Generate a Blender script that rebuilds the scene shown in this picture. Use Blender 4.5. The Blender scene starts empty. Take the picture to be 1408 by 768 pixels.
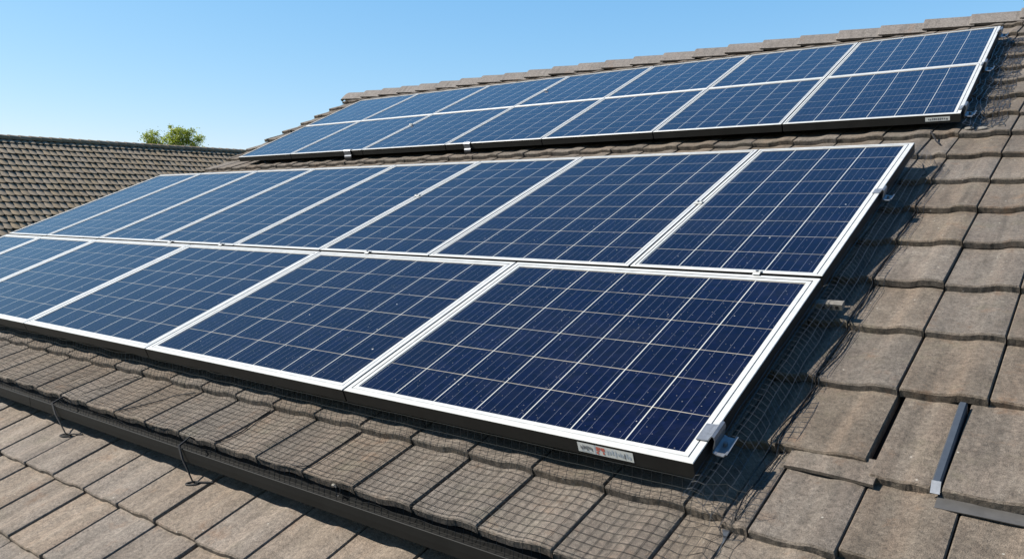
import bpy, math, random
from math import sin, cos, radians, pi
from mathutils import Vector, noise

R = random.Random(7)
scene = bpy.context.scene
COL = scene.collection

# ------------------------------------------------------------------ frame of reference
Z0 = 5.5                        # height of the array's front right corner above the ground
RP = 0.369155                   # roof pitch
CV, SV = cos(RP), sin(RP)


def P(u, v, h=0.0):
    """point at u along the eave, v up the slope, h above the plane of the panels"""
    return Vector((u, v * CV - h * SV, Z0 + v * SV + h * CV))


# ------------------------------------------------------------------ camera
cam_d = bpy.data.cameras.new('camera')
cam = bpy.data.objects.new('camera', cam_d)
COL.objects.link(cam)
scene.camera = cam
cam_d.sensor_width = 36
cam_d.lens = 36 * 1102.489 / 1408
cam_d.clip_start = 0.05
cam_d.clip_end = 3000
cam.location = (0.9643, -2.1238, Z0 + 0.7479)
cam.rotation_euler = (radians(90 - 5.318), 0, radians(37.458))

# ------------------------------------------------------------------ world, sun, exposure
SUN = Vector((-0.116, -0.076, 0.132)).normalized()
EL = math.asin(SUN.z)
AZ = math.atan2(SUN.x, SUN.y)
w = bpy.data.worlds.new('World')
scene.world = w
w.use_nodes = True
nt = w.node_tree
nt.nodes.clear()
sky = nt.nodes.new('ShaderNodeTexSky')
sky.sky_type = 'NISHITA'
sky.sun_disc = False
sky.sun_elevation = EL
sky.sun_rotation = AZ
sky.air_density = 1.0
sky.dust_density = 0.15
sky.ozone_density = 3.0
bg = nt.nodes.new('ShaderNodeBackground')
bg.inputs['Strength'].default_value = 0.060
out = nt.nodes.new('ShaderNodeOutputWorld')
# the photograph's camera renders the sky flatter and bluer than the model: tone it channel by channel
sep = nt.nodes.new('ShaderNodeSeparateColor')
com = nt.nodes.new('ShaderNodeCombineColor')
nt.links.new(sky.outputs[0], sep.inputs[0])
for ch, (ex, kk) in enumerate(((1.06, 0.785), (0.66, 1.62), (0.40, 3.03))):
    pw = nt.nodes.new('ShaderNodeMath')
    pw.operation = 'POWER'
    pw.inputs[1].default_value = ex
    ml = nt.nodes.new('ShaderNodeMath')
    ml.operation = 'MULTIPLY'
    ml.inputs[1].default_value = kk
    nt.links.new(sep.outputs[ch], pw.inputs[0])
    nt.links.new(pw.outputs[0], ml.inputs[0])
    nt.links.new(ml.outputs[0], com.inputs[ch])
nt.links.new(com.outputs[0], bg.inputs[0])
nt.links.new(bg.outputs[0], out.inputs[0])

sd = bpy.data.lights.new('sun', 'SUN')
sd.energy = 5.0
sd.angle = radians(0.5)
sd.color = (1.0, 0.945, 0.86)
sun = bpy.data.objects.new('sun', sd)
COL.objects.link(sun)
sun.rotation_euler = SUN.to_track_quat('Z', 'Y').to_euler()
sun.location = (0, 0, 40)

scene.view_settings.view_transform = 'Standard'
scene.view_settings.look = 'None'
scene.view_settings.exposure = 1.38
scene.view_settings.gamma = 1.0
scene.render.engine = 'CYCLES'
scene.cycles.max_bounces = 6


# ------------------------------------------------------------------ materials
class Mat:
    def __init__(self, name):
        self.m = bpy.data.materials.new(name)
        self.m.use_nodes = True
        self.t = self.m.node_tree
        self.b = self.t.nodes['Principled BSDF']

    def n(self, typ, **kw):
        nd = self.t.nodes.new(typ)
        for k, val in kw.items():
            setattr(nd, k, val)
        return nd

    def l(self, a, b):
        self.t.links.new(a, b)

    def val(self, sock, x):
        if hasattr(x, 'is_output') or hasattr(x, 'links'):
            self.l(x, sock)
        else:
            sock.default_value = x

    def math(self, op, a, b=None, c=None):
        nd = self.n('ShaderNodeMath', operation=op)
        self.val(nd.inputs[0], a)
        if b is not None:
            self.val(nd.inputs[1], b)
        if c is not None:
            self.val(nd.inputs[2], c)
        return nd.outputs[0]

    def mix(self, f, a, b, blend='MIX'):
        nd = self.n('ShaderNodeMix', data_type='RGBA', blend_type=blend)
        self.val(nd.inputs[0], f)
        self.val(nd.inputs[6], a)
        self.val(nd.inputs[7], b)
        return nd.outputs[2]

    def ramp(self, f, lo, hi, a=0.0, b=1.0):
        nd = self.n('ShaderNodeMapRange')
        self.val(nd.inputs[0], f)
        for i, x in enumerate((lo, hi, a, b)):
            nd.inputs[i + 1].default_value = x
        return nd.outputs[0]

    def noise(self, vec, scale, detail=3.0, rough=0.55):
        nd = self.n('ShaderNodeTexNoise')
        if vec is not None:
            self.l(vec, nd.inputs['Vector'])
        nd.inputs['Scale'].default_value = scale
        nd.inputs['Detail'].default_value = detail
        nd.inputs['Roughness'].default_value = rough
        return nd.outputs[0]

    def coords(self, scale=(1, 1, 1), which='Object'):
        tc = self.n('ShaderNodeTexCoord')
        mp = self.n('ShaderNodeMapping')
        mp.inputs['Scale'].default_value = scale
        self.l(tc.outputs[which], mp.inputs['Vector'])
        return mp.outputs[0]

    def bump(self, height, strength, dist=0.01):
        nd = self.n('ShaderNodeBump')
        nd.inputs['Strength'].default_value = strength
        nd.inputs['Distance'].default_value = dist
        self.l(height, nd.inputs['Height'])
        self.l(nd.outputs[0], self.b.inputs['Normal'])

    def set(self, color=None, rough=None, metal=None, ior=None, spec=None):
        if color is not None:
            self.val(self.b.inputs['Base Color'], color)
        if rough is not None:
            self.val(self.b.inputs['Roughness'], rough)
        if metal is not None:
            self.val(self.b.inputs['Metallic'], metal)
        if ior is not None:
            self.b.inputs['IOR'].default_value = ior
        if spec is not None:
            self.b.inputs['Specular IOR Level'].default_value = spec
        return self.m


def c4(r, g, b):
    return (r, g, b, 1.0)


def tile_material(name, dark, light, warm, near=True):
    m = Mat(name)
    co = m.coords()
    streak = m.coords((16, 2.2, 2.2))
    geo = m.n('ShaderNodeNewGeometry')
    rnd = geo.outputs['Random Per Island']
    patch = m.ramp(m.math('ADD', m.math('MULTIPLY', m.noise(co, 3.2, 4.0, 0.6), 0.5), m.math('MULTIPLY', m.noise(co, 17.0, 4.0, 0.65), 0.5)), 0.36, 0.64)
    base = m.mix(patch, dark, light)
    st = m.ramp(m.noise(streak, 1.0, 3.0, 0.6), 0.42, 0.72)
    base = m.mix(m.math('MULTIPLY', st, 0.65), base, warm)
    run = m.ramp(m.noise(m.coords((11, 1.3, 1.3)), 1.7, 3.0, 0.6), 0.52, 0.74, 0.0, 0.6)
    base = m.mix(run, base, tuple(x * 0.6 for x in dark[:3]) + (1.0,))
    # tile to tile differences
    tv = m.math('MULTIPLY_ADD', rnd, 0.20, 0.90)
    hs = m.n('ShaderNodeHueSaturation')
    m.l(tv, hs.inputs['Value'])
    m.l(m.math('MULTIPLY_ADD', m.math('FRACT', m.math('MULTIPLY', rnd, 7.31)), 0.30, 0.86), hs.inputs['Saturation'])
    m.l(base, hs.inputs['Color'])
    base = hs.outputs[0]
    # aggregate grain
    if near:
        g1 = m.noise(co, 70, 4.0, 0.7)
        g2 = m.noise(co, 330, 2.0, 0.6)
        grain = m.math('ADD', m.math('MULTIPLY', g1, 0.55), m.math('MULTIPLY', g2, 0.6))
        gv = m.ramp(grain, 0.40, 0.76, 0.36, 1.64)
        hs2 = m.n('ShaderNodeHueSaturation')
        m.l(gv, hs2.inputs['Value'])
        m.l(base, hs2.inputs['Color'])
        base = hs2.outputs[0]
        # orange-brown blotches, moss green tint, pale specks and small pits
        oc = m.ramp(m.noise(co, 6.5, 5.0, 0.7), 0.59, 0.78, 0.0, 0.5)
        base = m.mix(oc, base, c4(0.130, 0.068, 0.034))
        gc = m.ramp(m.noise(m.coords((1, 1.3, 1)), 4.1, 5.0, 0.65), 0.58, 0.75, 0.0, 0.26)
        base = m.mix(gc, base, c4(0.075, 0.073, 0.042))
        vo = m.n('ShaderNodeTexVoronoi')
        m.l(co, vo.inputs['Vector'])
        vo.inputs['Scale'].default_value = 26
        keep = m.math('GREATER_THAN', m.n_sep(vo.outputs['Color']), 0.88)
        spk = m.math('MULTIPLY', m.ramp(vo.outputs['Distance'], 0.05, 0.12, 1.0, 0.0), keep)
        base = m.mix(m.math('MULTIPLY', spk, 0.6), base, c4(0.32, 0.30, 0.26))
        vo2 = m.n('ShaderNodeTexVoronoi')
        m.l(co, vo2.inputs['Vector'])
        vo2.inputs['Scale'].default_value = 75
        pit = m.math('MULTIPLY', m.ramp(vo2.outputs['Distance'], 0.1, 0.3, 1.0, 0.0),
                     m.math('GREATER_THAN', m.n_sep(vo2.outputs['Color']), 0.72))
        base = m.mix(m.math('MULTIPLY', pit, 0.55), base, c4(0.07, 0.06, 0.05))
        m.bump(m.math('ADD', grain, m.math('MULTIPLY', m.noise(co, 16.0, 3.0, 0.6), 0.9)), 0.7, 0.007)
    else:
        gv = m.noise(co, 22, 3.0, 0.7)
        base = m.mix(m.ramp(gv, 0.35, 0.7, 0.0, 0.5), base, c4(0.06, 0.053, 0.047))
    return m.set(base, 0.9, spec=0.25)


def n_sep(self, col):
    s = self.n('ShaderNodeSeparateColor')
    self.l(col, s.inputs[0])
    return s.outputs[0]


Mat.n_sep = n_sep

M = {}
M['tile'] = tile_material('concrete tile', c4(0.0650, 0.0531, 0.0417), c4(0.1111, 0.0932, 0.0752), c4(0.1030, 0.0791, 0.0606))
M['tile_low'] = tile_material('paler concrete tile', c4(0.0918, 0.0744, 0.0582), c4(0.1390, 0.1150, 0.0931), c4(0.1362, 0.1056, 0.0815))
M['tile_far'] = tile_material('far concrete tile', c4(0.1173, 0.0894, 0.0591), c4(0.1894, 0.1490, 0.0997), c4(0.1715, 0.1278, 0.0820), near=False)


def simple(name, col, rough=0.6, metal=0.0, grain=None, spec=0.5):
    m = Mat(name)
    if grain:
        sc, amt = grain
        co = m.coords()
        f = m.ramp(m.noise(co, sc, 4.0, 0.65), 0.3, 0.7)
        dk = c4(*[x * (1 - amt) for x in col])
        lt = c4(*[min(1, x * (1 + amt)) for x in col])
        m.set(m.mix(f, dk, lt), rough, metal, spec=spec)
    else:
        m.set(c4(*col), rough, metal, spec=spec)
    return m.m


M['ridge'] = tile_material('ridge concrete', c4(0.0871, 0.0759, 0.0665), c4(0.1281, 0.1127, 0.1009), c4(0.1127, 0.0964, 0.0859))
M['felt'] = simple('roofing felt', (0.012, 0.012, 0.012), 0.95)
M['rim'] = simple('pale anodised aluminium', (0.31, 0.31, 0.298), 0.42, 0.0, (22, 0.12))
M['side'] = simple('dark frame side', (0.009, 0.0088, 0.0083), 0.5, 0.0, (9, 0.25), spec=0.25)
M['back'] = simple('backsheet', (0.05, 0.05, 0.055), 0.7)
M['silver'] = simple('galvanised clamp', (0.15, 0.157, 0.17), 0.4, 0.5, (60, 0.2))
M['rail'] = simple('weathered rail', (0.11, 0.10, 0.085), 0.7, 0.2, (70, 0.35))
M['wire'] = simple('netting wire', (0.05, 0.05, 0.05), 0.4, 0.6)
M['wire_dk'] = simple('black cable', (0.008, 0.008, 0.009), 0.7, spec=0.2)
M['gutter'] = simple('grey gutter', (0.0055, 0.0055, 0.0052), 0.6, 0.0, (7, 0.2), spec=0.12)
M['blue_strip'] = simple('blue grey metal', (0.032, 0.038, 0.047), 0.5, 0.2, (40, 0.12))
M['flash'] = simple('lead flashing', (0.042, 0.040, 0.038), 0.6, 0.1, (25, 0.2))
M['label_w'] = simple('label white', (0.45, 0.45, 0.43), 0.4)
M['label_k'] = simple('label ink', (0.10, 0.10, 0.11), 0.5)
M['label_r'] = simple('label red', (0.38, 0.085, 0.06), 0.5)
M['label_g'] = simple('label grey', (0.30, 0.33, 0.37), 0.5)
M['render'] = simple('wall render', (0.40, 0.37, 0.32), 0.9, 0.0, (3, 0.12))
M['bark'] = simple('bark', (0.09, 0.065, 0.045), 0.9, 0.0, (12, 0.4))


def leaf_material():
    m = Mat('leaf')
    geo = m.n('ShaderNodeNewGeometry')
    r = geo.outputs['Random Per Island']
    col = m.mix(r, c4(0.11, 0.15, 0.014), c4(0.30, 0.31, 0.03))
    m.set(col, 0.55)
    tr = m.n('ShaderNodeBsdfTranslucent')
    tr.inputs[0].default_value = c4(0.24, 0.30, 0.03)
    mx = m.n('ShaderNodeMixShader')
    mx.inputs[0].default_value = 0.35
    m.l(m.b.outputs[0], mx.inputs[1])
    m.l(tr.outputs[0], mx.inputs[2])
    m.l(mx.outputs[0], m.t.nodes['Material Output'].inputs['Surface'])
    return m.m


M['leaf'] = leaf_material()


def ground_material():
    m = Mat('ground')
    co = m.coords()
    f = m.ramp(m.noise(co, 0.3, 6.0, 0.6), 0.35, 0.65)
    m.set(m.mix(f, c4(0.05, 0.075, 0.025), c4(0.10, 0.105, 0.045)), 0.95)
    return m.m


M['ground'] = ground_material()


def cell_material():
    """polycrystalline cells under glass; the UV map counts cells"""
    m = Mat('solar cells')
    uv = m.n('ShaderNodeUVMap')
    sp = m.n('ShaderNodeSeparateXYZ')
    m.l(uv.outputs[0], sp.inputs[0])
    x, y = sp.outputs[0], sp.outputs[1]

    def line(t, width, soft):
        fr = m.math('FRACT', t)
        d = m.math('MINIMUM', fr, m.math('SUBTRACT', 1.0, fr))
        return m.ramp(d, width, width + soft, 1.0, 0.0)

    gx = line(x, 0.0065, 0.006)
    gy = line(y, 0.0055, 0.006)
    bus = line(m.math('ADD', m.math('MULTIPLY', x, 5.0), 0.5), 0.010, 0.012)
    fing = line(m.math('MULTIPLY', y, 26.0), 0.10, 0.12)
    co = m.coords()
    oi = m.n('ShaderNodeObjectInfo')
    # cell tone and crystal grain
    fl = m.n('ShaderNodeCombineXYZ')
    m.l(m.math('ADD', m.math('FLOOR', x), m.math('MULTIPLY', oi.outputs['Random'], 97.0)), fl.inputs[0])
    m.l(m.math('FLOOR', y), fl.inputs[1])
    wn = m.n('ShaderNodeTexWhiteNoise', noise_dimensions='2D')
    m.l(fl.outputs[0], wn.inputs['Vector'])
    vo = m.n('ShaderNodeTexVoronoi')
    m.l(co, vo.inputs['Vector'])
    vo.inputs['Scale'].default_value = 42
    cr = m.n_sep(vo.outputs['Color'])
    base = m.mix(cr, c4(0.0004, 0.0007, 0.0058), c4(0.0010, 0.0016, 0.0125))
    base = m.mix(m.math('MULTIPLY', wn.outputs['Value'], 0.45), base, c4(0.0008, 0.001, 0.006))
    base = m.mix(m.math('MULTIPLY', fing, 0.10), base, c4(0.012, 0.018, 0.06))
    base = m.mix(m.math('MULTIPLY', bus, 0.26), base, c4(0.24, 0.26, 0.32))
    brk = m.ramp(m.noise(co, 9.0, 2.0), 0.35, 0.6, 0.55, 1.0)
    base = m.mix(m.math('MULTIPLY', gy, m.math('MULTIPLY', brk, 0.60)), base, c4(0.39, 0.35, 0.27))
    base = m.mix(m.math('MULTIPLY', gx, 0.78), base, c4(0.40, 0.40, 0.37))
    # dust film, droppings and flecks on the glass
    dust = m.ramp(m.noise(m.coords((1.0, 3.0, 3.0)), 2.3, 6.0, 0.65), 0.46, 0.76, 0.0, 0.012)
    base = m.mix(dust, base, c4(0.30, 0.29, 0.27))
    for sc, thr, hi, amt in ((9.0, 0.80, 0.042, 0.9), (23.0, 0.74, 0.075, 0.6), (60.0, 0.62, 0.15, 0.26)):
        v2 = m.n('ShaderNodeTexVoronoi')
        m.l(co, v2.inputs['Vector'])
        v2.inputs['Scale'].default_value = sc
        k = m.math('GREATER_THAN', m.n_sep(v2.outputs['Color']), thr)
        wob = m.math('ADD', v2.outputs['Distance'], m.math('MULTIPLY', m.math('SUBTRACT', m.noise(co, 120.0), 0.5), hi * 1.6))
        s = m.math('MULTIPLY', m.ramp(wob, hi * 0.5, hi, 1.0, 0.0), k)
        base = m.mix(m.math('MULTIPLY', s, amt), base, c4(0.34, 0.33, 0.30))
    rough = m.ramp(m.noise(co, 3.0, 4.0), 0.3, 0.7, 0.07, 0.16)
    m.set(base, rough, ior=1.27)
    # very slight waviness of the sheet glass
    m.bump(m.noise(co, 2.2, 2.0), 0.03, 0.02)
    return m.m


M['cell'] = cell_material()


# ------------------------------------------------------------------ object helpers
def mesh_obj(name, verts, faces, mats, parent=None, fm=None, smooth=False, uvs=None):
    me = bpy.data.meshes.new(name)
    me.from_pydata([tuple(q) for q in verts], [], faces)
    for mt in (mats if isinstance(mats, (list, tuple)) else [mats]):
        me.materials.append(mt)
    if fm:
        me.polygons.foreach_set('material_index', fm)
    if smooth:
        me.polygons.foreach_set('use_smooth', [True] * len(me.polygons))
    if uvs:
        ul = me.uv_layers.new(name='UVMap')
        for i, q in enumerate(uvs):
            ul.data[i].uv = q
    me.update()
    o = bpy.data.objects.new(name, me)
    COL.objects.link(o)
    if parent is not None:
        o.parent = parent
        o.matrix_parent_inverse = parent.matrix_basis.inverted()
    return o


def empty(name, loc):
    o = bpy.data.objects.new(name, None)
    o.location = loc
    o.empty_display_size = 0.1
    COL.objects.link(o)
    return o


def tag(o, label, cat, group=None, kind=None):
    o['label'] = label
    o['category'] = cat
    if group:
        o['group'] = group
    if kind:
        o['kind'] = kind
    return o


class MB:
    """mesh collector"""

    def __init__(self):
        self.v, self.f, self.m = [], [], []

    def add(self, vs, fs, mi=0):
        b = len(self.v)
        self.v += [Vector(q) for q in vs]
        self.f += [[b + i for i in f] for f in fs]
        self.m += [mi] * len(fs)

    def box(self, frame, u0, u1, v0, v1, h0, h1, mi=0):
        vs = [frame(a, b, c) for c in (h0, h1) for b in (v0, v1) for a in (u0, u1)]
        self.add(vs, [[0, 2, 3, 1], [4, 5, 7, 6], [0, 1, 5, 4], [2, 6, 7, 3], [0, 4, 6, 2], [1, 3, 7, 5]], mi)

    def tube(self, pts, r, n=4, mi=0, cap=True):
        """one continuous tube through pts (r a number or a list)"""
        pts = [Vector(q) for q in pts]
        rings = []
        for i, q in enumerate(pts):
            a = pts[max(0, i - 1)]
            b = pts[min(len(pts) - 1, i + 1)]
            d = (b - a)
            if d.length < 1e-9:
                d = Vector((0, 0, 1))
            d.normalize()
            ref = Vector((0, 0, 1)) if abs(d.z) < 0.9 else Vector((1, 0, 0))
            x = d.cross(ref).normalized()
            y = d.cross(x)
            rr = r[i] if isinstance(r, (list, tuple)) else r
            rings.append([q + (x * cos(2 * pi * k / n) + y * sin(2 * pi * k / n)) * rr for k in range(n)])
        vs = [p for ring in rings for p in ring]
        fs = []
        for i in range(len(pts) - 1):
            for k in range(n):
                k2 = (k + 1) % n
                fs.append([i * n + k, i * n + k2, (i + 1) * n + k2, (i + 1) * n + k])
        if cap:
            fs.append(list(range(n))[::-1])
            fs.append([(len(pts) - 1) * n + k for k in range(n)])
        self.add(vs, fs, mi)

    def extrude(self, prof, f0, f1, mi=0):
        """closed profile swept between two frames"""
        n = len(prof)
        vs = [f0(a, b) for a, b in prof] + [f1(a, b) for a, b in prof]
        fs = [[i, (i + 1) % n, n + (i + 1) % n, n + i] for i in range(n)]
        fs += [list(range(n))[::-1], [n + i for i in range(n)]]
        self.add(vs, fs, mi)

    def build(self, name, mats, parent=None, smooth=False):
        return mesh_obj(name, self.v, self.f, mats, parent, self.m, smooth)


def strip_profile(pts, t):
    """thickens an open polyline of (a, b) into a closed profile"""
    up, dn = [], []
    for i, (a, b) in enumerate(pts):
        p0 = pts[max(0, i - 1)]
        p1 = pts[min(len(pts) - 1, i + 1)]
        dx, dy = p1[0] - p0[0], p1[1] - p0[1]
        L = math.hypot(dx, dy) or 1
        nx, ny = -dy / L, dx / L
        up.append((a + nx * t / 2, b + ny * t / 2))
        dn.append((a - nx * t / 2, b - ny * t / 2))
    return up + dn[::-1]


# ------------------------------------------------------------------ ground
g = MB()
S = 1500
g.add([(-S, -S, 0), (S, -S, 0), (S, S, 0), (-S, S, 0)], [[0, 1, 2, 3]])
gr = g.build('ground', M['ground'])
gr['kind'] = 'structure'

# ------------------------------------------------------------------ roof tiles
HB = -0.166                    # where the tail of one tile meets the head of the next
TK = 0.034                     # thickness of the lip


def prof(s):
    """cross section of a flat pan tile with a low roll on its right"""
    roll = 0.0
    if s > 0.52:
        t = min(1.0, (s - 0.52) / 0.20)
        roll = 0.0085 * (t * t * (3 - 2 * t))
        if s > 0.82:
            t = (s - 0.82) / 0.18
            roll -= 0.0055 * t * t * (1.6 - 0.6 * t)
    left = 0.001 * max(0.0, 1 - s / 0.16) ** 2
    return roll + left - 0.003 * math.exp(-((s - 0.36) / 0.17) ** 2)


SMP = [0.0, 0.015, 0.05, 0.10, 0.15, 0.20, 0.25, 0.30, 0.35, 0.40, 0.45, 0.50, 0.54, 0.58, 0.62, 0.66, 0.70, 0.74, 0.78, 0.82, 0.86, 0.90, 0.94, 0.97, 0.988, 1.0]


def add_tile(mb, frame, u0, u1, v0, v1, base, lip, amp=1.0, dh=0.0, over=0.05, smp=SMP, rough=0.0024, tilt=0.0, skew=0.0, thick=0.033):
    """one tile: v0 its lip, v1 where the next course's lip covers it"""
    n = len(smp)
    rows = []
    L = v1 - v0
    vv = [v0 + 0.002, v0, v0 + 0.004, v0 + 0.014] + [v0 + 0.014 + (L + over - 0.014) * k for k in (0.3, 0.6, 0.85, 1.0)]
    sd_ = R.random() * 50
    for j, vj in enumerate(vv):
        row = []
        t = (vj - v0) / L
        for i, s in enumerate(smp):
            hh = base + lip * (1 - t) + prof(s) * amp + dh + tilt * (s - 0.5)
            if i in (0, n - 1):
                hh -= 0.004
            if j == 0:
                hh -= thick
            elif j == 1:
                hh -= 0.007
            jx = 0.0
            jv = skew * (s - 0.5)
            if j < 3:
                q = 0.6 * noise.noise(Vector((s * 5 + sd_, j * 0.3, sd_))) + 0.22 * noise.noise(Vector((s * 24 + sd_, j * 0.3, sd_)))
                jv += q * rough * 1.6
                hh += noise.noise(Vector((s * 11, sd_, j * 0.4))) * rough * 0.35
            row.append(frame(u0 + (u1 - u0) * s + jx, vj + jv, hh))
        rows.append(row)
    m = len(rows)
    vs = [q for r in rows for q in r]
    fs = []
    for j in range(m - 1):
        for i in range(n - 1):
            fs.append([j * n + i, j * n + i + 1, (j + 1) * n + i + 1, (j + 1) * n + i])
    # flanks
    for side in (0, n - 1):
        b = len(vs)
        for j, vj in enumerate(vv):
            s = smp[side]
            t = (vj - v0) / L
            hh = base + lip * (1 - t) + prof(s) * amp + dh - 0.004 - thick + tilt * (s - 0.5)
            vs.append(frame(u0 + (u1 - u0) * s, vj + skew * (s - 0.5), hh))
        for j in range(m - 1):
            a, c = j * n + side, (j + 1) * n + side
            fs.append([a, c, b + j + 1, b + j] if side == 0 else [a, b + j, b + j + 1, c])
    mb.add(vs, fs)


# columns and courses read off the photograph
SEAMS = [0.122, 0.392, 0.652, 0.917]
while SEAMS[-1] < 4.2:
    SEAMS.append(SEAMS[-1] + 0.268)
lo = [-0.030, -0.305, -0.588]
while lo[-1] > -9.6:
    lo.append(lo[-1] - 0.286)
SEAMS = lo[::-1] + SEAMS
COURSES = [-0.350, -0.037, 0.325, 0.735, 1.145, 1.55, 1.975, 2.385, 2.79, 3.215, 3.615, 4.02, 4.43, 4.84, 5.25, 5.66, 6.07, 6.48, 6.89]
VR = 7.20                      # ridge


def left_edge(v):
    return -7.86 if v < 3.1 else -7.86 - (v - 3.1) * 0.305


def course_of(v):
    for k in range(len(COURSES) - 1, -1, -1):
        if v >= COURSES[k]:
            return k
    return 0


def roof_top(u, v):
    """height of the tile surface (for what lies on it)"""
    k = course_of(v)
    v0 = COURSES[k]
    v1 = COURSES[k + 1] if k + 1 < len(COURSES) else VR
    t = (v - v0) / (v1 - v0)
    for i in range(len(SEAMS) - 1):
        if SEAMS[i] <= u < SEAMS[i + 1]:
            s = (u - SEAMS[i]) / (SEAMS[i + 1] - SEAMS[i])
            return HB + TK * (1 - t) + prof(s)
    return HB + TK * (1 - t)


house = empty('tiled_house', P(0, 0, -2) * 1.0)
house.location = (-2.0, 3.0, 0.0)
bpy.context.view_layer.update()
tag(house, 'grey brown tiled house roof carrying all of the solar panels', 'house')

rt = MB()
for k, v0 in enumerate(COURSES):
    v1 = COURSES[k + 1] if k + 1 < len(COURSES) else VR - 0.02
    over = 0.055 if k + 1 < len(COURSES) else 0.0
    for i in range(len(SEAMS) - 1):
        a, b = SEAMS[i], SEAMS[i + 1]
        le = left_edge(v0)
        if b < le + 0.06:
            continue
        gap = R.choice((0.0045, 0.005, 0.006, 0.010))
        cut = a < le
        if cut:
            a = le
        if k == 2 and a > 0.3:
            # the disturbed course at the lower right, rebuilt below
            if a < 0.9:
                continue
        if k == 1 and -0.05 < a < 0.6:
            continue
        dv = R.uniform(-0.006, 0.006)
        dh = R.uniform(-0.0025, 0.0035)
        tl, sk = R.uniform(-0.004, 0.004), R.uniform(-0.006, 0.006)
        if k < 2 and b < 0.2:
            dh, tl, sk, dv = 0.0, 0.0, sk * 0.3, dv * 0.5
        add_tile(rt, P, a + gap / 2, b - gap / 2, v0 + dv, v1, HB, TK, dh=dh, over=over, tilt=tl, skew=sk)
add_tile(rt, P, 0.412, 0.572, 0.262, 0.735, HB, TK, dh=0.000, over=0.05, amp=0.5, skew=-0.006, tilt=-0.004)
add_tile(rt, P, 0.604, 0.876, 0.238, 0.735, HB, TK + 0.006, dh=0.010, over=0.05, amp=0.7, skew=-0.010)
for a, b, lv in ((-0.028, 0.091, -0.040), (0.095, 0.171, -0.070), (0.176, 0.409, -0.076), (0.413, 0.650, -0.060)):
    add_tile(rt, P, a, b, lv, 0.325, HB, TK, over=0.055, amp=0.6 if b - a < 0.2 else 1.0, skew=-0.004)
rt.box(P, -7.8, 4.2, -0.33, VR - 0.02, HB - 0.06, HB - 0.047, 1)
dk = []
for hh in (HB - 0.062, HB - 0.004):
    for vv in (3.0, 3.62, VR - 0.02):
        dk += [P(left_edge(vv) + 0.015, vv, hh), P(-7.7, vv, hh - 0.01)]
rt.add(dk, [[0, 2, 8, 6], [2, 4, 10, 8], [6, 8, 9, 7], [8, 10, 11, 9], [0, 1, 3, 2], [2, 3, 5, 4]], 0)
# far slope behind the ridge
yr = VR * CV - HB * SV
zr = VR * SV + HB * CV


def Pb(u, v, h=0.0):
    """the slope on the other side of the ridge, v measured down from it"""
    return Vector((u, yr + v * CV + h * SV, Z0 + zr - v * SV + h * CV))


rt.box(Pb, -9.1, 4.2, 0.0, 7.4, -0.02, 0.0, 1)
rt.build('main_roof', [M['tile'], M['felt']], house, smooth=False)

# ridge caps
for k in range(-22, 12):
    u0 = -0.324 + k * 0.402
    cap = MB()
    nseg = 12
    L = 0.445
    rings = []
    jz = R.uniform(-0.004, 0.004)
    jy = R.uniform(-0.006, 0.006)
    end = (k == -22)
    us = [0.0, 0.004, 0.012, 0.03, 0.15, L]
    if end:
        us = [-0.13, -0.12, -0.09, -0.05, 0.0, 0.15, L]
    for x in us:
        up = 0.028 * (1 - max(0, x) / L) + jz
        sc = 1.0
        if x == 0.0 and not end:
            sc = 0.94
        elif x == 0.004:
            sc = 0.975
        if end and x < 0:
            sc = math.sqrt(max(0.02, 1 - (x / -0.135) ** 2))
        ring = []
        for side in (0, 1):
            for i in range(nseg + 1):
                t = i / nseg
                a = -1 + 2 * t
                # rounded angular section
                yy = a * 0.158
                zz = 0.086 - 0.116 * (math.sqrt(a * a + 0.06) - math.sqrt(0.06)) / (math.sqrt(1.06) - math.sqrt(0.06))
                if side:
                    yy *= 0.86
                    zz -= 0.018
                zz = -0.056 + (zz + 0.056) * sc if end else zz
                ring.append(Vector((u0 + x, yr + jy + yy * (sc if not end else max(0.3, sc)), Z0 + zr + zz + up)))
        rings.append(ring[:nseg + 1] + ring[nseg + 1:][::-1])
    n = len(rings[0])
    vs = [q for r in rings for q in r]
    fs = []
    for j in range(len(rings) - 1):
        for i in range(n):
            i2 = (i + 1) % n
            fs.append([j * n + i, (j + 1) * n + i, (j + 1) * n + i2, j * n + i2])
    h2 = nseg + 1
    for j in (0, len(rings) - 1):
        for i in range(nseg):
            q = [j * n + i, j * n + i + 1, j * n + n - 2 - i, j * n + n - 1 - i]
            fs.append(q if j == 0 else q[::-1])
    cap.add(vs, fs)
    cap.build('ridge_cap', M['ridge'], house)

# lower roof under the gutter
HL = -0.254
LS = [-1.969]
while LS[-1] < 4.2:
    LS.append(LS[-1] + 0.291)
while LS[0] > -8.0:
    LS.insert(0, LS[0] - 0.291)
LC = [-0.715]
for d in (0.315, 0.36, 0.37, 0.37, 0.37, 0.37, 0.37, 0.37):
    LC.insert(0, LC[0] - d)
LC.append(-0.36)
lr = MB()
for k, v0 in enumerate(LC):
    v1 = LC[k + 1] if k + 1 < len(LC) else -0.20
    for i in range(len(LS) - 1):
        gap = R.choice((0.005, 0.006, 0.007, 0.014))
        add_tile(lr, P, LS[i] + gap / 2, LS[i + 1] - gap / 2, v0 + R.uniform(-0.004, 0.004), v1, HL, 0.024, amp=1.25, thick=0.026,
                 dh=R.uniform(-0.002, 0.002), over=0.05 if k + 1 < len(LC) else 0.0, skew=R.uniform(-0.006, 0.006), tilt=R.uniform(-0.004, 0.004))
lr.box(P, -8.0, 4.2, LC[0] + 0.02, -0.19, HL - 0.055, HL - 0.042, 1)
lr.build('lower_roof', [M['tile_low'], M['felt']], house)

# walls
wl = MB()


def W_(x, y, z):
    return Vector((x, y, z))


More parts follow.
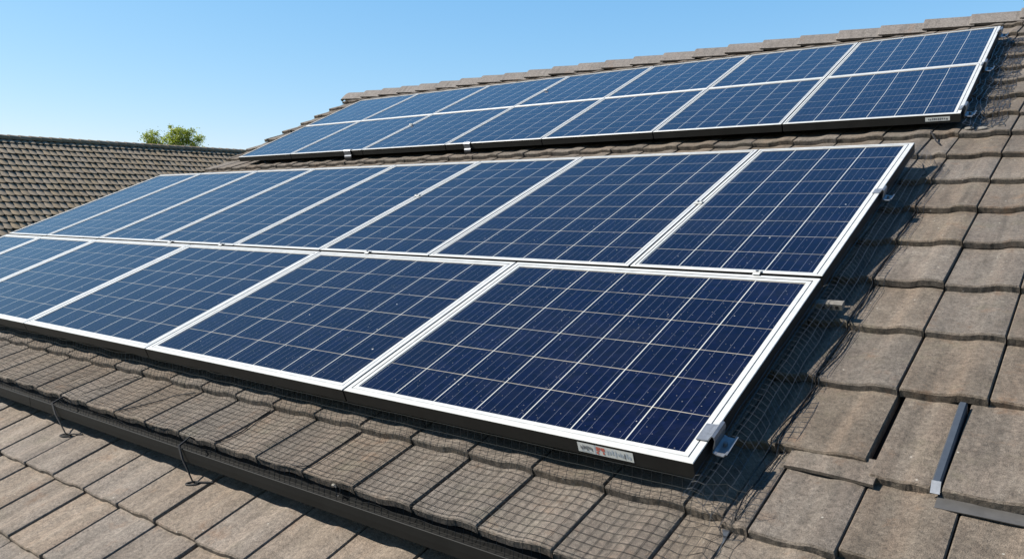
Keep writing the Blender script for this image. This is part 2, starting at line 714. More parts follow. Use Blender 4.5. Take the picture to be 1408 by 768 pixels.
wl.box(W_, -7.6, 3.9, -3.0, 13.4, 0.0, Z0 - 1.75)
for xg in (-7.7, 3.8):
    f0 = [W_(xg, -0.2, Z0 - 1.75), W_(xg, 13.5, Z0 - 1.75), W_(xg, 13.5, Z0 - 0.2), W_(xg, yr, Z0 + zr - 0.12), W_(xg, -0.2, Z0 - 0.36)]
    f1 = [q + Vector((0.12, 0, 0)) for q in f0]
    wl.add(f0 + f1, [[4, 3, 2, 1, 0], [5, 6, 7, 8, 9]] + [[i, (i + 1) % 5, 5 + (i + 1) % 5, 5 + i] for i in range(5)])
wl.build('wall', M['render'], house)

# gutter: a box gutter with a rolled lip and a step in its face
gu = MB()
gp = [(-0.245, -0.285), (-0.250, -0.318), (-0.268, -0.322), (-0.345, -0.3245), (-0.3565, -0.3215), (-0.3592, -0.297),
      (-0.3600, -0.2705), (-0.3585, -0.2685), (-0.3560, -0.2690), (-0.3552, -0.297), (-0.3525, -0.316), (-0.345, -0.3195), (-0.268, -0.318), (-0.254, -0.314), (-0.249, -0.285)]
segs = [(-7.9, -3.62), (-3.615, 0.9), (0.905, 4.2)]
for a, b in segs:
    gu.extrude(gp, lambda y, z, a=a: Vector((a, y, Z0 + z)), lambda y, z, b=b: Vector((b, y, Z0 + z)))
gu.build('gutter', M['gutter'], house)


# ------------------------------------------------------------------ solar panels
def solar_panel(label, group, q, cols, rows, h=0.0, rim=0.044, sticker=None, rims=None):
    """q: bl, br, tr, tl in (u, v)"""
    bl, br, tr, tl = q
    ctr = P(sum(c[0] for c in q) / 4, sum(c[1] for c in q) / 4, h - 0.055)
    root = empty('solar_panel', ctr)
    bpy.context.view_layer.update()
    tag(root, label, 'solar panel', group)
    Wd = ((br[0] - bl[0]) + (tr[0] - tl[0])) / 2
    Hd = ((tl[1] - bl[1]) + (tr[1] - br[1])) / 2
    rb, rr, rtp, rl = rims or (rim, rim, rim, rim)

    def pt(s, t, hh):
        a = (1 - s) * (1 - t)
        b = s * (1 - t)
        c = s * t
        d = (1 - s) * t
        return P(a * bl[0] + b * br[0] + c * tr[0] + d * tl[0], a * bl[1] + b * br[1] + c * tr[1] + d * tl[1], h + hh)

    def ring(ins, hh):
        ib, ir, it, il = ins if isinstance(ins, tuple) else (ins,) * 4
        return [pt(il / Wd, ib / Hd, hh), pt(1 - ir / Wd, ib / Hd, hh), pt(1 - ir / Wd, 1 - it / Hd, hh), pt(il / Wd, 1 - it / Hd, hh)]

    fr = MB()
    half = tuple(0.52 * r for r in (rb, rr, rtp, rl))
    half2 = tuple(a + 0.0024 for a in half)
    half3 = tuple(a + 0.0046 for a in half)
    full = (rb, rr, rtp, rl)
    rings = [ring(0.028, -0.055), ring(0.0, -0.055), ring(0.0, -0.002), ring(0.0018, 0.0), ring(half, 0.0), ring(half2, -0.0045), ring(half3, -0.0006), ring(full, -0.0012), ring(full, -0.007)]
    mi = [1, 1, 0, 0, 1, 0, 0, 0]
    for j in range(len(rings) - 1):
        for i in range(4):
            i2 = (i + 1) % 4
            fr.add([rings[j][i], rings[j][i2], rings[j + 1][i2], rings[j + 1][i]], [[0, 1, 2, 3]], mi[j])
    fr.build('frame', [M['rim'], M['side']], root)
    gl = ring(tuple(a - 0.002 for a in full), -0.0045)
    bk = ring(tuple(a - 0.002 for a in full), -0.012)
    e = 0.02
    uvs = [(-e, -e), (cols + e, -e), (cols + e, rows + e), (-e, rows + e)]
    mesh_obj('cell_sheet', gl, [[0, 1, 2, 3]], M['cell'], root, uvs=uvs)
    mesh_obj('backsheet', bk, [[0, 3, 2, 1]], M['back'], root)
    if sticker:
        u0, u1, h0, h1, style = sticker
        vv = bl[1] - 0.0012
        st = MB()

        def S_(a, b, e_=0.0):
            return P(u0 + (u1 - u0) * a, vv - e_, h + h0 + (h1 - h0) * b)

        def rect(a0, a1, b0, b1, e_, mi_):
            st.add([S_(a0, b0, e_), S_(a1, b0, e_), S_(a1, b1, e_), S_(a0, b1, e_)], [[0, 1, 2, 3]], mi_)
        rq = random.Random(3)
        if style == 'big':
            rect(0, 0.31, 0, 1, 0, 0)
            rect(0.31, 0.335, 0, 1, 0.0002, 3)
            rect(0.335, 1, 0, 1, 0, 0)
            x = 0.05
            while x < 0.27:                      # unreadable small print
                wd = rq.uniform(0.008, 0.018)
                rect(x, x + wd, rq.uniform(0.25, 0.45), rq.uniform(0.62, 0.8), 0.0005, 1)
                x += wd + rq.uniform(0.006, 0.012)
            rect(0.05, 0.26, 0.14, 0.19, 0.0005, 3)
            for a0, a1, b0, b1 in ((0.345, 0.40, 0.42, 0.88), (0.405, 0.43, 0.62, 0.85), (0.345, 0.385, 0.12, 0.34), (0.44, 0.50, 0.5, 0.86), (0.46, 0.49, 0.18, 0.42)):
                rect(a0, a1, b0, b1, 0.0005, 2)
            x = 0.53
            while x < 0.93:
                wd = rq.uniform(0.012, 0.03)
                rect(x, x + wd, rq.uniform(0.15, 0.45), rq.uniform(0.55, 0.85), 0.0005, rq.choice((1, 3, 3)))
                x += wd + rq.uniform(0.012, 0.028)
        else:
            rect(0, 1, 0, 1, 0, 0)
            x = 0.12
            while x < 0.9:
                wd = rq.uniform(0.03, 0.07)
                rect(x, x + wd, rq.uniform(0.2, 0.35), rq.uniform(0.6, 0.8), 0.0005, 1)
                x += wd + rq.uniform(0.012, 0.04)
        st.build('label_sticker', [M['label_w'], M['label_k'], M['label_r'], M['label_g']], root)
    return root


ORD = ['first', 'second', 'third', 'fourth', 'fifth', 'sixth', 'seventh', 'eighth']
G2 = 0.009
# front row, landscape
lowU = [0.0, -1.530, -3.087, -4.583, -6.038, -7.104, -7.925]
lowC = [7, 7, 7, 7, 5, 4]
for i in range(6):
    r_, l_ = lowU[i] - (G2 / 2 if i else 0), lowU[i + 1] + G2 / 2
    if i == 0:
        lab = 'wide dark blue solar panel with label sticker, rightmost in the front row above the gutter'
    elif i == 5:
        lab = 'wide solar panel at the far left end of the front row above the gutter'
    else:
        lab = 'wide blue solar panel, %s from the right in the front row above the gutter' % ORD[i]
    solar_panel(lab, 'solar panels of the front row above the gutter', [(l_, 0.0), (r_, 0.0), (r_, 1.257), (l_, 1.257)], lowC[i], 6,
                sticker=(-0.402, -0.200, -0.045, -0.009, 'big') if i == 0 else None)
# upper row of the lower array, upright panels
upU = [(0.0, 0.0), (-0.882, -0.882), (-2.173, -2.173), (-3.124, -3.124), (-4.071, -4.071), (-5.152, -5.152), (-6.055, -6.055), (-7.069, -7.069), (-7.925, -7.925)]
upC = [4, 6, 5, 5, 5, 4, 5, 4]
for i in range(8):
    r_, l_ = upU[i][0] - (G2 / 2 if i else 0), upU[i + 1][0] + G2 / 2
    if i == 0:
        lab = 'upright blue solar panel, rightmost in the middle row, beside bare tiles'
    elif i == 7:
        lab = 'pale upright solar panel at the far left end of the middle row'
    else:
        lab = 'upright blue solar panel, %s from the right in the middle row' % ORD[i]
    solar_panel(lab, 'upright solar panels of the middle row', [(l_, 1.277), (r_, 1.277), (r_, 3.014), (l_, 3.014)], upC[i], 9,
                h=0.003, rims=(0.026, 0.044 if i == 0 else 0.032, 0.036, 0.032))
# upper array: two rows of seven, edges as read off the photograph
taB = [0.120, -0.970, -1.963, -3.008, -4.103, -5.235, -6.392, -7.364]
taT = [0.018, -1.124, -2.163, -3.248, -4.349, -5.552, -6.801, -7.968]
VB, VM, VT = 3.701, 5.007, 6.343
HU = -0.035                     # the upper array sits a little closer to the tiles


def lerp(a, b, t):
    return a + (b - a) * t


tm = (VM - VB) / (VT - VB)
for row in (0, 1):
    for i in range(7):
        g0 = G2 / 2 if i else 0
        if row == 0:
            va, vb, ta, tb = VB, VM - 0.004, 0.0, tm
        else:
            va, vb, ta, tb = VM + 0.004, VT, tm, 1.0
        qd = [(lerp(taB[i + 1], taT[i + 1], ta) + G2 / 2, va), (lerp(taB[i], taT[i], ta) - g0, va),
              (lerp(taB[i], taT[i], tb) - g0, vb), (lerp(taB[i + 1], taT[i + 1], tb) + G2 / 2, vb)]
        where = "the upper array's lower row" if row == 0 else 'the top row below the ridge'
        if i == 0:
            lab = ('blue solar panel with small white sticker, rightmost in ' if row == 0 else 'blue solar panel, rightmost in ') + where
        elif i == 6:
            lab = 'pale blue solar panel at the far left end of ' + where
        else:
            lab = 'blue solar panel, %s from the right in %s' % (ORD[i], where)
        solar_panel(lab, "solar panels of the upper array's lower row" if row == 0 else 'solar panels of the top row below the ridge',
                    qd, 6, 7, h=HU, rims=(0.030, 0.040 if i == 0 else 0.026, 0.028, 0.026),
                    sticker=(-0.075, 0.062, -0.042, -0.016, 'small') if (row == 0 and i == 0) else None)

# ------------------------------------------------------------------ rails and clamps
rails = [(0.32, -7.7, -0.06, 'mounting rail under the front row, nearest the gutter'),
         (1.17, -7.7, 0.105, 'weathered flat rail end jutting out below the middle row'),
         (2.24, -7.7, -0.06, 'mounting rail behind the clamp on the middle row'),
         (3.98, -6.9, 0.02, "mounting rail under the upper array's lower row"),
         (4.93, -6.9, 0.0, 'mounting rail crossing the middle of the upper array'),
         (6.10, -7.2, -0.03, 'mounting rail under the top row below the ridge')]
for v, a, b, lab in rails:
    q = HU if v > 3.5 else 0.0
    rl = MB()
    rl.box(P, a, b, v - 0.018, v + 0.018, q - 0.082, q - 0.0575)
    rl.box(P, a, b - 0.0005, v - 0.006, v + 0.006, q - 0.081, q - 0.0565)
    for k in range(3):                            # slots in the protruding end
        uu = b - 0.02 - 0.025 * k
        rl.box(P, uu - 0.006, uu + 0.006, v - 0.0188, v - 0.0182, q - 0.076, q - 0.064, 1)
    # roof hooks that carry the rail
    uu = b - 0.35
    while uu > a:
        rl.box(P, uu - 0.015, uu + 0.015, v - 0.012, v + 0.012, -0.150, q - 0.082)
        uu -= 1.3
    tag(rl.build('mounting_rail', [M['rail'], M['wire_dk']]), lab, 'rail', 'rails under the panels')


def clamp(label, u, v, wd, group, tab=0.040, size=1.0, h=0.0):
    """end clamp on a right hand frame edge: tab on the rim, hooked ridge, foot plate"""
    root = empty('end_clamp', P(u, v, h))
    bpy.context.view_layer.update()
    tag(root, label, 'clamp', group)
    s = size
    prof_top = [(-tab * s, 0.0035), (-0.3 * tab * s, 0.0045), (0.000, 0.007 * s), (0.007 * s, 0.017 * s), (0.013 * s, 0.024 * s), (0.019 * s, 0.020 * s),
                (0.021 * s, 0.008 * s), (0.016 * s, -0.010 * s), (0.010 * s, -0.030 * s), (0.012 * s, -0.044 * s)]
    prof_foot = [(0.013 * s, -0.028 * s), (0.024 * s, -0.034 * s), (0.046 * s, -0.036 * s), (0.054 * s, -0.026 * s), (0.058 * s, -0.028 * s)]
    for nm, pf, w0, w1 in (('clamp_hook', prof_top, -0.5, 0.5), ('foot_plate', prof_foot, -0.62, 0.5)):
        mb = MB()
        cp = strip_profile(pf, 0.0035)
        mb.extrude(cp, lambda a, b: P(u + a, v + w0 * wd, h + b), lambda a, b: P(u + a, v + w1 * wd, h + b))
        mb.build(nm, M['silver'], root)
    bo = MB()
    bo.tube([P(u + 0.033 * s, v, h - 0.034 * s), P(u + 0.033 * s, v, h - 0.022 * s)], 0.007 * s, 6)
    bo.build('bolt', M['silver'], root)
    return root


EG = 'end clamps on the right hand panel edges'
clamp('large bright end clamp on the front right panel corner above the netting', 0.003, 0.150, 0.085, EG)
clamp('silver end clamp halfway up the right edge of the middle row', 0.003, 2.245, 0.060, EG, size=0.9)
clamp("silver end clamp at the lower right corner of the upper array", 0.116, 3.81, 0.085, EG, size=1.2, tab=0.014, h=HU)
clamp('silver end clamp on the right edge between the two upper rows', 0.072, 4.96, 0.09, EG, size=1.15, tab=0.010, h=HU)
clamp('silver end clamp near the top right corner below the ridge', 0.032, 6.11, 0.11, EG, size=1.1, tab=0.008, h=HU)


def mid_clamp(label, u, v, ru, rv, h=0.006):
    root = empty('middle_clamp', P(u, v, h))
    bpy.context.view_layer.update()
    tag(root, label, 'clamp', 'small middle clamps between panels')
    mb = MB()
    pf = strip_profile([(-rv, 0.0), (-rv * 0.35, 0.001), (-rv * 0.2, 0.006), (rv * 0.2, 0.006), (rv * 0.35, 0.001), (rv, 0.0)], 0.003)
    mb.extrude(pf, lambda a, b: P(u - ru, v + a, h + b), lambda a, b: P(u + ru, v + a, h + b))
    mb.build('clamp_plate', M['rim'], root)
    bo = MB()
    bo.tube([P(u, v, h + 0.006), P(u, v, h + 0.012)], 0.006, 6)
    bo.build('bolt', M['silver'], root)


mid_clamp('small pale clamp between the rightmost front and middle row panels', -0.264, 1.268, 0.015, 0.020)
mid_clamp('small pale clamp on the row joint above the second front panel', -2.662, 1.268, 0.015, 0.019)
mid_clamp('small pale clamp on the row joint above the third front panel', -4.20, 1.268, 0.016, 0.019)
mid_clamp('small pale clamp on the row joint toward the far left', -4.879, 1.268, 0.020, 0.020)
mid_clamp('small pale clamp on the seam between the two rightmost upright panels', -0.882, 2.087, 0.022, 0.016)
mid_clamp('small pale clamp on the seam between the third and fourth upright panels', -3.124, 2.24, 0.022, 0.016)
mid_clamp('small pale clamp between the fourth and fifth top row panels', -4.24, 5.66, 0.02, 0.018, h=HU + 0.006)
mid_clamp("small pale clamp between fifth and sixth panels of the upper array's lower row", -5.34, 4.58, 0.02, 0.018, h=HU + 0.006)


def front_clamp(label, u, v, s):
    """clamp seen under the front edge of the upper array"""
    root = empty('edge_clamp', P(u, v, HU))
    bpy.context.view_layer.update()
    tag(root, label, 'clamp', 'clamps hanging below the upper array')
    mb = MB()
    pf = strip_profile([(0.03, 0.005), (-0.004, 0.006), (-0.012, 0.0), (-0.010, -0.045), (-0.018, -0.055), (-0.018, -0.08)], 0.004)
    mb.extrude(pf, lambda a, b: P(u - s, v + a, HU + b), lambda a, b: P(u + s, v + a, HU + b))
    mb.build('clamp_hook', M['silver'], root)
    bo = MB()
    bo.box(P, u - s * 0.8, u + s * 1.2, v - 0.034, v - 0.021, HU - 0.105, HU - 0.066)
    bo.build('bolt', M['wire_dk'], root)


front_clamp('silver edge clamp below the upper array, the farther left of two', -5.45, VB, 0.050)
front_clamp('silver edge clamp below the upper array, the nearer of two', -3.83, VB, 0.036)


# ------------------------------------------------------------------ wire netting
def net(label, grid, r, jitter=0.0, keep=None, mat='wire', group=None):
    """grid[i][j] of points, joined both ways by thin wires"""
    mb = MB()
    ni, nj = len(grid), len(grid[0])
    for i in range(ni):
        run = [grid[i][j] for j in range(nj) if not keep or keep(i, j)]
        if len(run) > 1:
            mb.tube(run, r, 3, cap=False)
    for j in range(nj):
        run = []
        for i in range(ni):
            if keep and not keep(i, j):
                if len(run) > 1:
                    mb.tube(run, r, 3, cap=False)
                run = []
            else:
                run.append(grid[i][j])
        if len(run) > 1:
            mb.tube(run, r, 3, cap=False)
    o = mb.build('wire_netting', M[mat])
    tag(o, label, 'netting', 'bird netting round the panels')
    return o


def drape(u, v):
    m = -9
    for dv in (-0.008, 0.0, 0.006):
        for du in (-0.006, 0.0, 0.006):
            vv = max(COURSES[0], v + dv)
            m = max(m, roof_top(u + du, vv))
    return m + 0.0018


STEP = 0.0335
grid = []
nu = int((7.8 + 0.16) / STEP)
vpath = [-0.003, -0.016, -0.030, -0.046, -0.064, -0.098, -0.134, -0.170, -0.206, -0.242, -0.278, -0.314, -0.336, -0.347, -0.362, -0.376]
for i in range(nu):
    u = 0.16 - i * STEP
    row = []
    wild = 0.0018 + 0.0075 * max(0.0, min(1.0, (-u - 1.6) / 2.0))
    for j, v in enumerate(vpath):
        a = noise.noise(Vector((u * 7, v * 9, 1.3)))
        b = noise.noise(Vector((u * 7, v * 9, 5.7)))
        c = noise.noise(Vector((u * 9, v * 11, 9.1)))
        uu = u + a * wild * 2.2
        vv = v + b * wild * 1.6
        if u > 0.0:                               # crumpled corner
            uu += 0.02 * noise.noise(Vector((u * 25, v * 25, 3)))
            vv += 0.03 * noise.noise(Vector((u * 25, v * 25, 7)))
        if j == 0:
            h = -0.058 + 0.002 * a
        elif j == 1:
            h = -0.088 + 0.004 * a
        elif j == 2:
            h = -0.112 + 0.004 * c
        elif j == 3:
            h = max(-0.128, drape(uu, vv))
        elif v > -0.345:
            h = drape(uu, vv) + abs(c) * wild * 1.2
        elif j == len(vpath) - 1:
            h = -0.196 + c * 0.012
        elif j == len(vpath) - 2:
            h = -0.168 + c * 0.010
        else:
            h = drape(uu, -0.344) - 0.006
        row.append(P(uu, vv, h))
    grid.append(row)
net('galvanised wire netting draped over tiles between front row and gutter', grid, 0.00088)

# right hand strip beside the lower array
grid = []
nv = int(3.22 / STEP)
for i in range(nv):
    v = -0.10 + i * STEP
    row = []
    bul = 0.012 * noise.noise(Vector((v * 1.7, 0.3, 0.0)))
    for j, (u, h) in enumerate(((0.002, -0.040), (0.020, -0.036), (0.044, -0.046), (0.068, -0.062), (0.090, -0.084), (0.110, -0.114), (0.124, None), (0.142, None), (0.168, None))):
        a = noise.noise(Vector((u * 20, v * 6, 2.2)))
        b = noise.noise(Vector((u * 20, v * 6, 6.6)))
        uu = u + a * 0.007 + bul * (j / 8)
        vv = v + b * 0.010 + 0.012 * sin(j * 0.9)
        if v > 2.95:                              # gathered top end
            f = (v - 2.95) / 0.17
            uu = uu * (1 - 0.35 * f)
        hh = drape(uu, vv) + abs(a) * 0.008 if h is None else max(h + b * 0.006, drape(uu, vv))
        row.append(P(uu, vv, hh))
    grid.append(row)
net('black wire netting bulging along the right edge of the lower array', grid, 0.0009)

# strip beside the upper array, badly crumpled
grid = []
for i in range(72):
    v = 3.66 + i * 0.037
    row = []
    ue = lerp(taB[0], taT[0], (v - VB) / (VT - VB))
    for j in range(9):
        u = ue + 0.012 + j * 0.026
        a = noise.noise(Vector((u * 16, v * 9, 2.9)))
        b = noise.noise(Vector((u * 16, v * 9, 8.6)))
        uu = u + a * 0.03
        vv = v + b * 0.045
        hh = drape(uu, vv) + abs(b) * 0.022 if j > 3 else max(lerp(-0.08, -0.135, j / 3.0), drape(uu, vv))
        row.append(P(uu, vv, hh))
    grid.append(row)
net('crumpled dark wire netting along the right edge of the upper array', grid, 0.0021)

# ------------------------------------------------------------------ cables, ties, loose pieces
def cable(name, label, cat, pts, r, mat='wire_dk', group=None, n=5):
    mb = MB()
    mb.tube(pts, r, n)
    o = mb.build(name, M[mat])
    tag(o, label, cat, group)
    return o


def on_roof(u, v, e=0.004):
    return P(u, v, drape(u, v) + e)


def curve(pts, n=8):
    """Catmull-Rom through (u, v) points, laid on the tiles"""
    res = []
    q = [pts[0]] + list(pts) + [pts[-1]]
    for i in range(1, len(q) - 2):
        for k in range(n):
            t = k / n
            p0, p1, p2, p3 = q[i - 1], q[i], q[i + 1], q[i + 2]
            res.append(tuple(0.5 * (2 * p1[d] + (p2[d] - p0[d]) * t + (2 * p0[d] - 5 * p1[d] + 4 * p2[d] - p3[d]) * t * t
                                    + (3 * p1[d] - p0[d] - 3 * p2[d] + p3[d]) * t ** 3) for d in (0, 1)))
    res.append(pts[-1])
    return res


CG = 'thin black ties running over the tiles'
ties = [([(-2.865, -0.350), (-2.817, -0.294), (-2.755, -0.211), (-2.70, -0.15), (-2.600, -0.070)], 'doubled black tie knotted across the tiles above the gutter', 0.0030),
        ([(-3.30, -0.30), (-3.22, -0.20), (-3.21, -0.13), (-3.17, -0.05)], 'bent black tie on tiles left of the knotted tie', 0.0022),
        ([(-2.02, -0.345), (-1.985, -0.25), (-2.01, -0.14), (-2.02, -0.055)], 'black tie along the tile seam above the right hanging hook', 0.0024),
        ([(-1.50, -0.345), (-1.44, -0.31), (-1.44, -0.16), (-1.445, -0.05)], 'curved black tie on tiles above the gutter clip', 0.0020)]
for pts, lab, r in ties:
    cable('cable_tie', lab, 'tie', [on_roof(a, b) for a, b in curve(pts)], r, group=CG)
# second strand of the knotted tie
strands = [([(0.105, 0.30), (0.112, 0.45), (0.135, 0.60), (0.125, 0.73)], 'black cord hugging the tile edge beside the front right panel'),
           ([(0.128, 0.76), (0.15, 0.95), (0.145, 1.12)], 'black cord looped over the second tile edge beside the panels'),
           ([(0.02, 3.10), (0.05, 2.98), (0.085, 2.86), (0.075, 2.80)], 'black cord at the top right corner of the middle row')]
for off, lab in ((0.124, 'long black cord along the tile edges beside the lower array'),):
    pts = []
    for k in range(64):
        v = -0.05 + k * 0.05
        pts.append((off + 0.016 * noise.noise(Vector((v * 2.6, off * 90, 0))) + (0.010 * noise.noise(Vector((v * 9, off * 50, 4)))), v))
    strands.append((pts, lab))
for pts, lab in strands:
    cable('cord', lab, 'cord', [on_roof(a, b) for a, b in curve(pts)], 0.0024, group='cords beside the right panel edge')
cable('wire_pin', 'black headed wire pin stuck in a tile above the middle row', 'pin', [on_roof(-0.03, 3.62, 0.012), on_roof(0.02, 3.50, 0.012), on_roof(0.058, 3.40, 0.010)], 0.0045, n=6)


def low_top(u, v):
    k = 0
    for i in range(len(LC)):
        if v >= LC[i]:
            k = i
    v1 = LC[k + 1] if k + 1 < len(LC) else -0.2
    t = (v - LC[k]) / (v1 - LC[k])
    for i in range(len(LS) - 1):
        if LS[i] <= u < LS[i + 1]:
            s = (u - LS[i]) / (LS[i + 1] - LS[i])
            return HL + 0.024 * (1 - t) + prof(s) * 1.25
    return HL + 0.02


def hook(label, u0, u1, v1):
    """wire that hangs over the gutter and ends in an eye lying on the lower roof"""
    root = empty('gutter_hook', P(u1, v1, low_top(u1, v1)))
    bpy.context.view_layer.update()
    tag(root, label, 'hook', 'wire hooks hanging over the gutter')
    e = P(u1, v1, low_top(u1, v1) + 0.008)
    top = Vector((u0, -0.300, Z0 - 0.240))
    mid = Vector((u0 + 0.03, -0.368, Z0 - 0.258))
    mb = MB()
    ps = [Vector((u0 - 0.005, -0.27, Z0 - 0.262)), top, mid, mid.lerp(e, 0.35) + Vector((0, -0.006, 0)), mid.lerp(e, 0.7) + Vector((0.004, -0.004, 0)), e]
    mb.tube(ps, [0.003, 0.0036, 0.0055, 0.0052, 0.0038, 0.0036], 6)
    mb.build('wire', M['wire_dk'], root)
    eye = MB()
    ring = []
    for k in range(17):
        a = 2 * pi * k / 16
        uu = u1 + cos(a) * 0.026 + sin(a) * 0.004
        vv = v1 - 0.004 + sin(a) * 0.013 + cos(a) * 0.010
        ring.append(P(uu, vv, low_top(uu, vv) + 0.006))
    eye.tube(ring, 0.0042, 5, cap=False)
    eye.tube([P(u1 + 0.012, v1 + 0.006, low_top(u1, v1) + 0.008), P(u1 + 0.075, v1 + 0.045, low_top(u1 + 0.07, v1 + 0.04) + 0.007)], 0.0038, 5)
    eye.build('eye', M['wire_dk'], root)


hook('black wire hook over the gutter at the far left, eye on the tiles', -3.36, -3.175, -0.490)
hook('black wire hook over the gutter right of the first hook', -2.17, -2.03, -0.490)

clip = empty('gutter_clip', P(-1.25, -0.36, -0.18))
bpy.context.view_layer.update()
tag(clip, 'wire loop clip with pale head inside the gutter', 'clip')
mb = MB()
mb.tube([P(-1.25, -0.352, -0.165) + Vector((cos(a) * 0.012, 0, sin(a) * 0.02)) for a in [k * 2 * pi / 10 for k in range(11)]], 0.0018, 5, cap=False)
mb.build('loop', M['wire'], clip)
mb = MB()
mb.tube([P(-1.275, -0.348, -0.152), P(-1.27, -0.351, -0.146), P(-1.258, -0.352, -0.144), P(-1.25, -0.354, -0.150)], [0.003, 0.006, 0.006, 0.003], 7)
mb.build('head', M['rail'], clip)

# two round washers at the foot of the crumpled netting
for u, v, lab in ((0.168, 3.69, 'small grey washer at the foot of the crumpled netting, left one'),
                  (0.238, 3.685, 'small grey washer at the foot of the crumpled netting, right one')):
    mb = MB()
    h = drape(u, v) + 0.004
    mb.tube([P(u, v, h), P(u, v, h + 0.006), P(u, v, h + 0.009)], [0.026, 0.026, 0.012], 14)
    tag(mb.build('washer', M['rail']), lab, 'washer', 'washers at the foot of the netting')

# slipped sliver of tile
mb = MB()
n = 9
vs = []
for hh, dv in ((0.0, 0.0), (0.012, -0.001)):
    for vv in (0.0, 1.0):
        for i in range(n):
            s = i / (n - 1)
            u = 0.168 + (0.430 - 0.168) * s
            lipv = 0.252 - 0.022 * s + 0.003 * noise.noise(Vector((s * 6, 0.4, 2)))
            v = lipv + dv if vv == 0 else 0.345
            vs.append(P(u, v, HB + 0.008 + 0.008 * s + hh + 0.004 * sin(s * 3.1)))
fs = []
for i in range(n - 1):
    fs += [[2 * n + i, 2 * n + i + 1, 3 * n + i + 1, 3 * n + i], [i, n + i, n + i + 1, i + 1], [i, i + 1, 2 * n + i + 1, 2 * n + i]]
fs += [[0, 2 * n, 3 * n, n], [n - 1, 2 * n - 1, 4 * n - 1, 3 * n - 1]]
mb.add(vs, fs)
tag(mb.build('broken_tile', M['tile']), 'thin broken tile sliver wedged under a tile near the lower right', 'tile piece')

# blue grey metal strip along the seam
st = empty('metal_strip', P(0.586, 0.25, -0.12))
bpy.context.view_layer.update()
tag(st, 'narrow blue grey metal strip standing in the tile seam', 'metal strip')
mb = MB()
mb.extrude(strip_profile([(0.5755, -0.150), (0.576, -0.118), (0.579, -0.113), (0.594, -0.113), (0.597, -0.118), (0.5975, -0.150)], 0.003),
           lambda a, b: P(a, 0.268, b), lambda a, b: P(a, 0.70, b - 0.018))
mb.build('channel', M['blue_strip'], st)
mb = MB()
mb.add([P(0.5745, 0.268, -0.1115), P(0.5985, 0.268, -0.1115), P(0.5985, 0.240, -0.134), P(0.5745, 0.240, -0.134),
        P(0.5745, 0.266, -0.1150), P(0.5985, 0.266, -0.1150), P(0.5985, 0.242, -0.137), P(0.5745, 0.242, -0.137)],
       [[0, 3, 2, 1], [4, 5, 6, 7], [0, 1, 5, 4], [2, 3, 7, 6], [1, 2, 6, 5], [3, 0, 4, 7]])
mb.build('end_cap', M['silver'], st)
# flashing sheet under the raised tile
mb = MB()
n = 12
vs = []
for hh in (0.0, 0.003):
    for vv in (0.0, 1.0):
        for i in range(n):
            s = i / (n - 1)
            u = 0.592 + 0.42 * s
            v = 0.196 + 0.004 * noise.noise(Vector((s * 5, 1, 1))) if vv == 0 else 0.36
            vs.append(P(u, v, HB + 0.018 + hh + 0.003 * noise.noise(Vector((s * 4, vv, 3))) - (0.006 if vv else 0)))
fs = []
for i in range(n - 1):
    fs += [[2 * n + i, 2 * n + i + 1, 3 * n + i + 1, 3 * n + i], [i, n + i, n + i + 1, i + 1], [i, i + 1, 2 * n + i + 1, 2 * n + i]]
fs += [[0, 2 * n, 3 * n, n], [n - 1, 2 * n - 1, 4 * n - 1, 3 * n - 1]]
mb.add(vs, fs)
tag(mb.build('flashing_sheet', M['flash']), 'dark lead flashing sheet poking out below the raised tile', 'flashing')
mb = MB()
mb.box(P, 0.098, 0.122, -0.20, -0.07, HB - 0.012, HB + 0.012)
tag(mb.build('metal_strip', M['blue_strip']), 'short blue grey metal strip end between tiles at the bottom edge', 'metal strip')

# ------------------------------------------------------------------ neighbouring house
nb = empty('neighbour_house', (-44.0, 20.0, 0.0))
bpy.context.view_layer.update()
tag(nb, 'far tiled roof of neighbouring house behind the left panels', 'house')
XN, ZN = -40.0, Z0 + 3.78
PN = radians(34)


def Pn(u, v, h=0.0):
    """u along the ridge (+Y), v down from it is negative"""
    return Vector((XN - v * cos(PN) + h * sin(PN), u, ZN + v * sin(PN) + h * cos(PN)))


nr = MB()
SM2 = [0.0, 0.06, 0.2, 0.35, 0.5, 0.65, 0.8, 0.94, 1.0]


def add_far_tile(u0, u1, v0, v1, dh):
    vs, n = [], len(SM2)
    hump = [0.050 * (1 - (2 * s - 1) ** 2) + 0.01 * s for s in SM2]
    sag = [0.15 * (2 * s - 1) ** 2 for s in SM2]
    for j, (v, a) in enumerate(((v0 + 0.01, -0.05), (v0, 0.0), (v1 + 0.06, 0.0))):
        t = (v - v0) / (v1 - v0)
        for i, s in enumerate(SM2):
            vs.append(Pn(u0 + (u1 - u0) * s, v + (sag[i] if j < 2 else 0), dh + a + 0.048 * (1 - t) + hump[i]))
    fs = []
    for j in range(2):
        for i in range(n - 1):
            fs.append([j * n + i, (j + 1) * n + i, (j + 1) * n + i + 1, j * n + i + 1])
    nr.add(vs, fs)


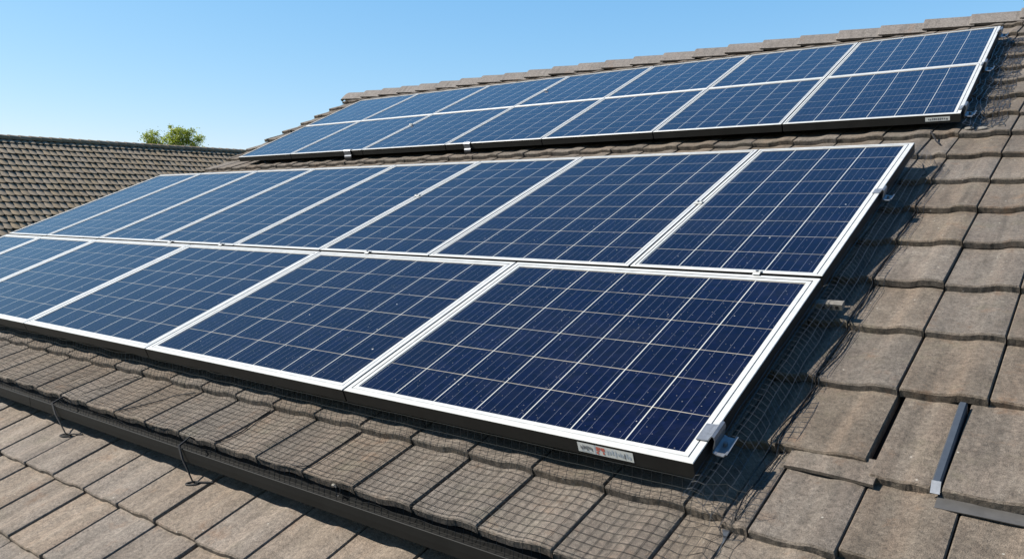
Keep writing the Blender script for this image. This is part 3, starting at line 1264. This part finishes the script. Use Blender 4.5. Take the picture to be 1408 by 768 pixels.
for k in range(26):
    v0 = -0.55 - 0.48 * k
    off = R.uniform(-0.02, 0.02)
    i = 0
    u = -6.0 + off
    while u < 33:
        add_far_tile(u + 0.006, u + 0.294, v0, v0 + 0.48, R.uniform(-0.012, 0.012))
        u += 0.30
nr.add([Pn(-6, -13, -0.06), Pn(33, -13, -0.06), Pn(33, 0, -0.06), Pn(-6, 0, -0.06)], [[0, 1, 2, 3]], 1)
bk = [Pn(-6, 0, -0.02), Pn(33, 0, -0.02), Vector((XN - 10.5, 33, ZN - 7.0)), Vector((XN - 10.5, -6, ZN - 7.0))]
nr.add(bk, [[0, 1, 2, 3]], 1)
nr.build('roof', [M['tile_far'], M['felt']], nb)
rc = MB()
u = -6.0
while u < 33:
    vs, fs = [], []
    for x, up in ((0.0, 0.03), (0.47, 0.0)):
        for i in range(9):
            a = pi * i / 8
            vs.append(Vector((XN + cos(a) * 0.24, u + x, ZN - 0.06 + sin(a) * 0.20 + up)))
    for i in range(8):
        fs.append([i, i + 1, 9 + i + 1, 9 + i])
    fs.append(list(range(9)))
    rc.add(vs, fs)
    u += 0.45
rc.build('ridge_row', M['tile_far'], nb)
nw = MB()
nw.box(W_, XN - 10, XN + 9.6, -5.5, 32.5, 0.0, ZN - 6.9)
nw.build('wall', M['render'], nb)

# ------------------------------------------------------------------ tree beyond the neighbouring roof
tx, ty = -59.7, 32.85
tree = empty('garden_tree', (tx, ty, 0))
bpy.context.view_layer.update()
tag(tree, 'small leafy green tree top showing above the neighbouring roof', 'tree')
TOP = Z0 + 7.15
tr = MB()
rt_ = random.Random(11)
tr.tube([(tx, ty, -0.2), (tx + 0.1, ty, 3), (tx - 0.05, ty + 0.1, 6), (tx, ty, 8.2)], [0.26, 0.2, 0.15, 0.08], 8)
tips = []
du_ = Vector((0.62, 0.78, 0)).normalized()         # across the line of sight
dd_ = Vector((-0.78, 0.62, 0))
for k in range(46):
    a = rt_.uniform(-1, 1)
    d = rt_.uniform(-1.3, 1.3)
    hgt = TOP - 0.2 - 1.0 * abs(a) ** 1.5 - rt_.random() * 1.2
    if k < 9:
        hgt = TOP - 0.1 - 0.75 * abs(a) + rt_.uniform(-0.25, 0.12)
    tip = Vector((tx, ty, 0)) + du_ * (a * 2.15) + dd_ * d + Vector((0, 0, hgt))
    b0 = Vector((tx, ty, rt_.uniform(5.5, 8.0)))
    mid = b0.lerp(tip, 0.55) + Vector((rt_.uniform(-.2, .2), rt_.uniform(-.2, .2), -0.25))
    tr.tube([b0, mid, tip], [0.05, 0.03, 0.008], 5)
    for j in range(8):
        tips.append((b0.lerp(mid, 1.0) if j == 0 else mid.lerp(tip, rt_.uniform(0.1, 1.0)), 0.34))
    for j in range(3):
        tips.append((tip + Vector((rt_.uniform(-.12, .12), rt_.uniform(-.12, .12), rt_.uniform(-.1, .05))), 0.16))
tr.build('trunk', M['bark'], tree)
lf = MB()
for c, rad in tips:
    for q in range(40 if rad > 0.2 else 22):
        o = Vector((rt_.gauss(0, 1), rt_.gauss(0, 1), rt_.gauss(0, 0.9))) * rad * 0.62
        p = c + o
        x = Vector((rt_.gauss(0, 1), rt_.gauss(0, 1), rt_.gauss(0, 1))).normalized()
        y = x.cross(Vector((rt_.gauss(0, 1), rt_.gauss(0, 1), rt_.gauss(0, 1)))).normalized()
        s = rt_.uniform(0.045, 0.085)
        lf.add([p - x * s, p - y * s * 0.55, p + x * s, p + y * s * 0.55], [[0, 1, 2, 3]])
lf.build('crown', M['leaf'], tree)
